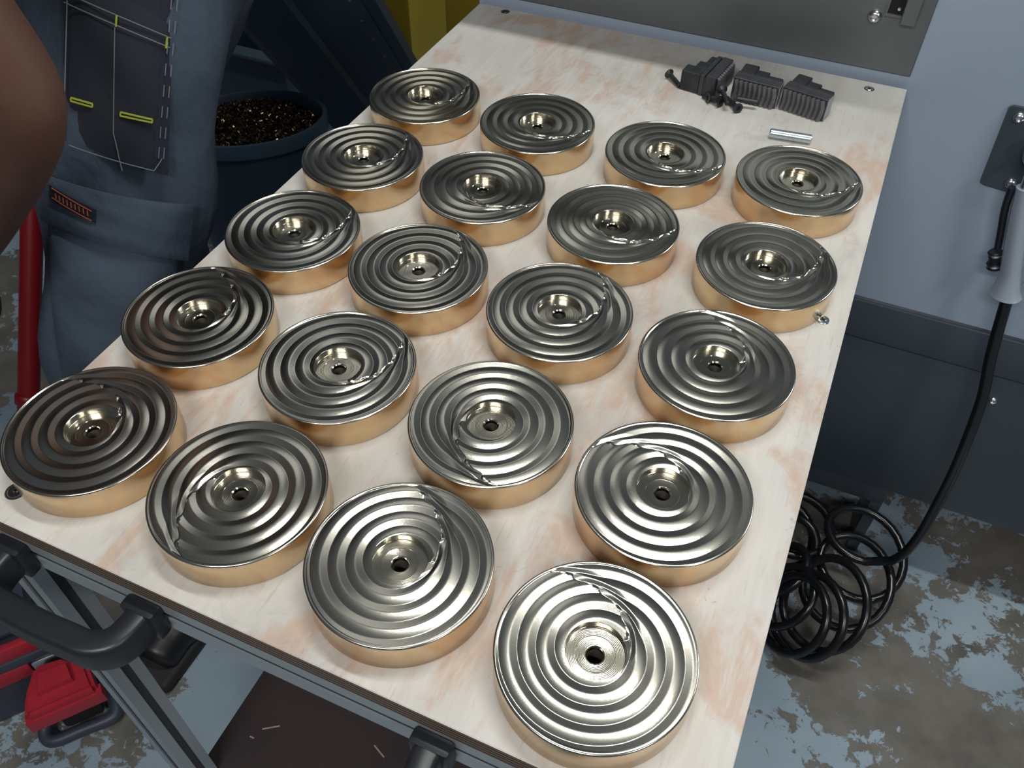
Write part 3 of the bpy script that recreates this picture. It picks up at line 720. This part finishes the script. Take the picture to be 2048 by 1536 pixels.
def body():
    V = []; E = []; Rr = []
    def add(p, r, par=None):
        V.append(Vector(p)); Rr.append(r)
        if par is not None: E.append((par, len(V) - 1))
        return len(V) - 1
    pv = add((-.845, .765, 1.00), (.125, .105))
    wa = add((-.84, .71, 1.14), (.115, .095), pv); ch = add((-.83, .58, 1.31), (.135, .105), wa); uc = add((-.82, .46, 1.41), (.12, .09), ch)
    ne = add((-.82, .40, 1.49), (.055, .055), uc)
    hd = add((-.82, .355, 1.56), (.070, .078), ne); h2 = add((-.82, .33, 1.64), (.076, .092), hd); h3 = add((-.82, .335, 1.705), (.05, .06), h2)
    for s, side in ((1, 1), (-1, -1)):
        th = add(HIP[s] - Vector((0, .02, .08)), .075, pv); kn = add(KN[s], .052, th); an = add(AN[s], .036, kn); add(AN[s] + Vector((.0, -.10, -.045)), (.032, .028), an)
    # near arm (towards the trolley): shoulder, elbow, wrist, hand
    def arm(sh, el, wr, hd_, back, nrm, fingers):
        a = add(sh, .058, uc); m1 = add(Vector(sh).lerp(Vector(el), .45), .050, a); e = add(el, .043, m1); f1 = add(Vector(el).lerp(Vector(wr), .3), .040, e); f2 = add(Vector(el).lerp(Vector(wr), .7), .034, f1); w = add(wr, (.028, .024), f2)
        d = (Vector(hd_) - Vector(wr)).normalized(); n = Vector(nrm); sd = d.cross(n).normalized()
        pm = add(Vector(wr) + d * .045, (.030, .017), w)
        for k, (off, ln) in enumerate(((-.030, .072), (-.010, .082), (.011, .078), (.031, .062))):
            b = Vector(wr) + d * .085 + sd * off
            k0 = add(b, .0095, pm); k1 = add(b + d * ln * .42 + n * .006, .0088, k0); k2 = add(b + d * ln * .72 + n * .020, .0080, k1); add(b + d * ln * .86 + n * .034, .0068, k2)
        t0 = add(Vector(wr) + d * .035 - sd * .034 + n * .006, .0115, pm); t1 = add(Vector(wr) + d * .068 - sd * .052 + n * .018, .010, t0); add(Vector(wr) + d * .092 - sd * .054 + n * .030, .0085, t1)
    arm((-.655, .350, 1.37), (-.615, .425, 1.036), (-.785, .398, .835), (-.805, .398, .760), None, (-.45, -.2, .15), True)
    arm((-1.0, .42, 1.39), (-1.04, .34, 1.10), (-.97, .16, .95), (-.95, .12, .89), None, (.3, .5, 0), True)
    # ears, nose
    add((-.82, .245, 1.625), (.013, .016), h2)
    o = skin_obj('body', V, E, Rr, M['skin'], 2, 0); return o
body()
# clothing as lofted shells
def loft(name, P, rad, m, parent=pe, n=40, wr=.004, seed=1, caps=True, sx=1.0):
    fr = []; P = [Vector(p) for p in P]; bm = bmesh.new(); rings = []
    for i, p in enumerate(P):
        t = (P[min(i + 1, len(P) - 1)] - P[max(i - 1, 0)]).normalized(); u = Vector((1, 0, 0)); u = (u - t * u.dot(t)).normalized(); v = t.cross(u)
        ring = []
        ra, rb = rad[i]
        for k in range(n):
            a = 2 * pi * k / n
            w_ = wr * (sin(3 * a + i * .55 + seed) * .6 + sin(2 * a - i * .8 + seed * 2) * .7 + .5 * sin(5 * a + i * .35)) 
            ring.append(bm.verts.new(p + u * (cos(a) * (ra + w_)) + v * (sin(a) * (rb + w_))))
        rings.append(ring)
    for i in range(len(rings) - 1):
        for k in range(n): bm.faces.new((rings[i][k], rings[i][(k + 1) % n], rings[i + 1][(k + 1) % n], rings[i + 1][k]))
    if caps: bm.faces.new(rings[0]); bm.faces.new(rings[-1])
    return bm
def legpath(s, N=26):
    return catmull([HIP[s] + Vector((0, .03, .03)), HIP[s].lerp(KN[s], .5) + Vector((0, -.004, .01)), KN[s], KN[s].lerp(AN[s], .5) + Vector((0, .02, 0)), AN[s] + Vector((0, 0, -.01))], 9)
def legrad(N):
    out = []
    for i in range(N):
        t = i / (N - 1); out.append(((.112 - .035 * min(t / .5, 1)) - .008 * max(0, t - .5), (.110 - .036 * min(t / .5, 1)) - .006 * max(0, t - .5)))
    return out
tr = None
bmt = bmesh.new()
def join(bm_from):
    me = bpy.data.meshes.new('t'); bm_from.to_mesh(me); bm_from.free(); bmt.from_mesh(me); bpy.data.meshes.remove(me)
for s in (1, -1):
    P = legpath(s); join(loft('l', P, legrad(len(P)), None, n=44, wr=.0095, seed=s * 2 + 3))
join(loft('p', catmull([(-.845, .77, .86), (-.845, .775, .97), (-.842, .765, 1.06), (-.84, .73, 1.12)], 4), [(.10, .06), (.12, .08), (.14, .095), (.155, .108)] + [(.172, .118)] * 4 + [(.16, .115)] * 5, None, n=44, wr=.002, seed=4))
o = mk('work_trousers', bmt, M['trouser'], pe, 60, label='slate blue work trousers'); rel(o, pe); trousers = o
bm = loft('s', catmull([(-.84, .725, 1.08), (-.84, .71, 1.18), (-.83, .58, 1.32), (-.82, .46, 1.42), (-.82, .42, 1.475)], 5), [(.165, .12)] * 6 + [(.175, .125)] * 6 + [(.185, .13)] * 5 + [(.14, .11)] * 2 + [(.085, .085)] * 2, None, n=40, wr=.004, seed=6)
for a, b in (((-.665, .40, 1.42), (-.640, .40, 1.24)), ((-.98, .43, 1.41), (-1.025, .37, 1.22))):
    tube(bm, [Vector(a), Vector(a).lerp(Vector(b), .5), Vector(b)], [.078, .075, .074], 24)
rel(mk('shirt', bm, M['shirt'], pe, 60), pe)
for s in (1, -1):
    a = AN[s]; bm = bmesh.new()
    tube(bm, catmull([a + Vector((0, .01, .11)), a + Vector((0, .0, .03)), a + Vector((0, -.01, -.03)), a + Vector((0, -.075, -.052)), a + Vector((0, -.15, -.062)), a + Vector((0, -.185, -.068))], 5), [.050] * 5 + [.048] * 5 + [.050] * 4 + [.045] * 5 + [.040] * 5 + [.037, .028][:2], 20)
    bt = rel(mk('boot', bm, M['boot'], pe, 60), pe)
    bm = bmesh.new(); box(bm, (a.x - .047, a.y - .215, .0), (a.x + .047, a.y + .062, .028), bev=.012, seg=3); mk('sole', bm, M['sole'], bt, 40)
bm = bmesh.new(); bmesh.ops.create_icosphere(bm, subdivisions=4, radius=1, matrix=T(-.82, .345, 1.665) @ Matrix.Diagonal((.088, .104, .085, 1)))
for v in list(bm.verts):
    if v.co.y < .29 and v.co.z < 1.71 or v.co.z < 1.61: bm.verts.remove(v)
rel(mk('hair', bm, M['hair'], pe, 60), pe)
for dx in (-.03, .03):
    bm = bmesh.new(); bmesh.ops.create_uvsphere(bm, u_segments=16, v_segments=10, radius=.012, matrix=T(-.82 + dx, .262, 1.638)); e_ = rel(mk('eye', bm, M['eye'], pe, 60), pe)
for dx in (-.082, .082):
    bm = bmesh.new(); bmesh.ops.create_icosphere(bm, subdivisions=3, radius=1, matrix=T(-.82 + dx, .345, 1.625) @ Matrix.Diagonal((.010, .022, .032, 1))); rel(mk('ear', bm, M['skin'], pe, 60), pe)
bm = bmesh.new(); tube(bm, [(-.85, .265, 1.582), (-.82, .255, 1.580), (-.79, .265, 1.582)], .006, 8); rel(mk('mouth', bm, mat('lip', (.16, .05, .045), .5), pe, 60), pe)

# pockets wrap the near thigh: angle a around the leg (0 = towards the trolley, + = forwards), t along hip-knee
LP = legpath(1); LR = legrad(len(LP))
def on_leg(t, a, off=0.0):
    """t 0..1 from hip to knee, a degrees; a>0 towards -y"""
    f = t * 18.0; i = min(int(f), 17); q = f - i
    p = LP[i].lerp(LP[i + 1], q); tt = (LP[min(i + 2, len(LP) - 1)] - LP[max(i - 1, 0)]).normalized()
    u = Vector((1, 0, 0)); u = (u - tt * u.dot(tt)).normalized(); v = tt.cross(u)
    if v.y > 0: v = -v
    ra = LR[i][0] * (1 - q) + LR[i + 1][0] * q; rb = LR[i][1] * (1 - q) + LR[i + 1][1] * q
    a = radians(a); return p + u * (cos(a) * (ra + off)) + v * (sin(a) * (rb + off))
def patch(name, corners, off, bulge, m, n=16, k=14, thick=.004, wr=0.0, **kw):
    """corners: (t,a) for TL, TR, BR, BL"""
    bm = bmesh.new(); g = []
    for i in range(k + 1):
        s = i / k; row = []
        for j_ in range(n + 1):
            r = j_ / n
            t = (corners[0][0] * (1 - r) + corners[1][0] * r) * (1 - s) + (corners[3][0] * (1 - r) + corners[2][0] * r) * s
            a = (corners[0][1] * (1 - r) + corners[1][1] * r) * (1 - s) + (corners[3][1] * (1 - r) + corners[2][1] * r) * s
            e = min(s, 1 - s, r, 1 - r); b = off + bulge * min(1, (e * 4)) ** .6 + wr * (sin(9 * r + 5 * s) + sin(13 * s - 6 * r)) * min(1, e * 6)
            row.append((t, a, b))
        g.append(row)
    top = [[bm.verts.new(on_leg(t, a, b)) for t, a, b in row] for row in g]
    bot = [[bm.verts.new(on_leg(t, a, off - thick)) for t, a, b in row] for row in g]
    for i in range(k):
        for j_ in range(n):
            bm.faces.new((top[i][j_], top[i][j_ + 1], top[i + 1][j_ + 1], top[i + 1][j_])); bm.faces.new((bot[i][j_], bot[i + 1][j_], bot[i + 1][j_ + 1], bot[i][j_ + 1]))
    for i in range(k):
        bm.faces.new((top[i][0], top[i + 1][0], bot[i + 1][0], bot[i][0])); bm.faces.new((top[i][n], bot[i][n], bot[i + 1][n], top[i + 1][n]))
    for j_ in range(n):
        bm.faces.new((top[0][j_], bot[0][j_], bot[0][j_ + 1], top[0][j_ + 1])); bm.faces.new((top[k][j_], top[k][j_ + 1], bot[k][j_ + 1], bot[k][j_]))
    return mk(name, bm, m, trousers, 60, **kw)
def seam(pts, off, r=.0006, m=M['thread'], dash=False, name='stitching'):
    bm = bmesh.new(); P = []
    for (t0, a0), (t1, a1) in zip(pts[:-1], pts[1:]):
        for q in range(10): P.append(on_leg(t0 + (t1 - t0) * q / 10, a0 + (a1 - a0) * q / 10, off))
    P.append(on_leg(*pts[-1], off))
    if dash:
        for i in range(0, len(P) - 1):
            tube(bm, [P[i], P[i].lerp(P[i + 1], .55)], r, 5)
    else: tube(bm, P, r, 5)
    return mk(name, bm, m, trousers)
POCK = dict(t=(.0, .40))
patch('hip_panel', [(-.0, 84), (.0, 30), (.30, 27), (.26, 84)], .004, .0015, M['navy'], label='navy cloth above the holster pocket')
hp = patch('holster_pocket', [(.10, 80), (.155, 30), (.42, 22), (.38, 82)], .006, .004, M['navy'], wr=.0008, label='navy holster pocket with lime piping')
D_ = 30
def sm(pts, *a, **k): seam([(t * .80 + .115, (q - 30) * .92 + 30 + D_ - 6) for t, q in pts], *a, **k)
sm([(.035, 60), (.075, 5)], .0115); sm([(.055, 60), (.095, 5)], .0115)
sm([(.05, 58), (.34, 58)], .0115); sm([(.08, 33), (.30, 30), (.38, 24)], .0115)
sm([(-.10, 5), (.36, 1)], .0118, dash=True); sm([(-.10, 8), (.36, 4)], .0118, dash=True)
sm([(.345, 55), (.37, 6), (.34, 2)], .0115)
sm([(.245, 54), (.247, 42), (.254, 42), (.252, 54), (.245, 54)], .0118, .0011, M['lime'], name='lime_piping')
sm([(.252, 27), (.255, 10), (.262, 10), (.260, 27), (.252, 27)], .0118, .0011, M['lime'], name='lime_piping')
sm([(.055, 32.5), (.078, 32.5)], .0118, .0010, M['lime'], name='lime_piping'); sm([(.075, 7), (.098, 7)], .0118, .0010, M['lime'], name='lime_piping')
fl = patch('cargo_flap', [(.455, 95), (.475, 6), (.60, 4), (.55, 95)], .016, .004, M['trouser'], wr=.0006)
patch('cargo_pocket', [(.53, 98), (.58, 2), (.88, 10), (.90, 96)], .004, .012, M['trouser'], wr=.0022)
patch('pocket_label', [(.47, 85), (.498, 60), (.525, 60), (.497, 85)], .0215, .0006, M['black'], n=6, k=4, thick=.001, label='small black sewn label with rust-red lettering')
for q in (.15, .85):
    seam([(.47 + .027 * q, 83), (.498 + .027 * q, 62)], .0224, .0007, M['orange'], name='label_border')
for k in range(9):
    a = 81 - k * 2.1; tb = .47 + .028 * (85 - a) / 25
    seam([(tb + .008, a), (tb + .019, a - .3)], .0224, .0008, M['orange'], name='label_lettering')

# red pole
bm = bmesh.new(); A_, B_ = Vector((-1.190, .442, .0)), Vector((-1.250, .957, .80)); C_ = A_ + (B_ - A_) * 1.8
po = empty('red_pole', tuple(A_), label='long red pole leaning between the arm and the work trousers', cat='pole')
tube(bm, [A_ - A_, (C_ - A_)], .0182, 24); mk('pole', bm, M['red_pole'], po, 50)
bm = bmesh.new(); d_ = (B_ - A_); q0 = d_ * .28
tube(bm, [q0, q0 + d_ * .004, q0 + d_ * .02, q0 + d_ * .024], [.0189, .0225, .0225, .0189], 24); mk('collar', bm, M['red_pole'], po, 50)

# red and grey machine lying on the floor at the lower left
O = Vector((-.822, .165, 0)); U = Vector((.62, .785, 0)).normalized(); Vv = Vector((U.y, -U.x, 0))
FM = Matrix(((U.x, Vv.x, 0, 0), (U.y, Vv.y, 0, 0), (0, 0, 1, 0), (0, 0, 0, 1)))
tc_ = empty('floor_cleaner', tuple(O), label='red and dark grey machine on the floor with a U-shaped grey handle', cat='floor machine')
def fb(name, a, b, m, bev=.004, mt=None, **k):
    bm = bmesh.new(); box(bm, a, b, bev=bev); bmesh.ops.transform(bm, matrix=FM, verts=bm.verts); return mk(name, bm, m, tc_, 40, **k)
fb('machine_body', (-.34, -.34, .0), (.030, -.106, .165), M['greyplastic'], .012)
fb('red_band', (-.34, -.112, .166), (.034, -.098, .196), M['red'], .004)
fb('grey_band', (-.34, -.115, .146), (.050, -.095, .166), M['greyplastic'], .003)
fb('red_band', (-.34, -.112, .112), (.004, -.094, .146), M['red'], .004)
fb('chrome_clip', (.006, -.100, .122), (.050, -.093, .144), M['chrome'], .004)
bm = bmesh.new()
prism(bm, [(-.005, .004), (.094, .004), (.088, -.040), (.060, -.066), (.018, -.072), (.0, -.03)], .135, .172)
bmesh.ops.bevel(bm, geom=bm.edges[:], offset=.006, segments=2, affect='EDGES')
prism(bm, [(.022, -.018), (.068, -.018), (.064, -.046), (.026, -.048)], .170, .184)
prism(bm, [(-.008, -.008), (.097, -.008), (.097, .008), (-.008, .008)], .128, .155)
bmesh.ops.transform(bm, matrix=FM, verts=bm.verts); mk('red_cover', bm, M['red'], tc_, 40)
fb('cover_stem', (.01, -.10, .03), (.07, -.03, .105), M['black'], .008)
bm = bmesh.new(); tube(bm, catmull([(-.015, -.10, .05), (-.020, -.060, .030), (-.024, -.040, .022), (-.012, -.026, .020), (.030, -.024, .020), (.070, -.022, .020), (.083, -.032, .022), (.080, -.065, .030), (.078, -.10, .05)], 5), .0105, 14)
bmesh.ops.transform(bm, matrix=FM, verts=bm.verts); mk('u_handle', bm, M['greyplastic'], tc_, 50)
# slotted grille tray on top, with red tines
gr = fb('grille_tray', (-.30, -.33, .190), (.028, -.125, .200), M['greyplastic'], .003)
k_ = 0
for i in range(11):
    for q in range(5):
        fb('grille_slot', (-.28 + i * .028, -.31 + q * .036, .2000), (-.268 + i * .028, -.290 + q * .036, .2006), M['black'], 0)
for i in range(6):
    bm = bmesh.new(); a = -.9 + i * .36
    tube(bm, [(-.09 + .03 * sin(a), -.24 + .03 * cos(a), .206), (-.09 + .115 * sin(a), -.24 + .085 * cos(a), .222)], [.004, .0055], 8)
    bmesh.ops.transform(bm, matrix=FM, verts=bm.verts); mk('tine', bm, M['red'] if i % 2 else M['chrome'], tc_, 50)
bm = bmesh.new(); lathe_bm(bm, [(.0001, .016), (.010, .014), (.014, .006), (.014, 0)], 20, T(-.09, -.24, .2005)); bmesh.ops.transform(bm, matrix=FM, verts=bm.verts); mk('hub', bm, M['chrome'], tc_, 40)
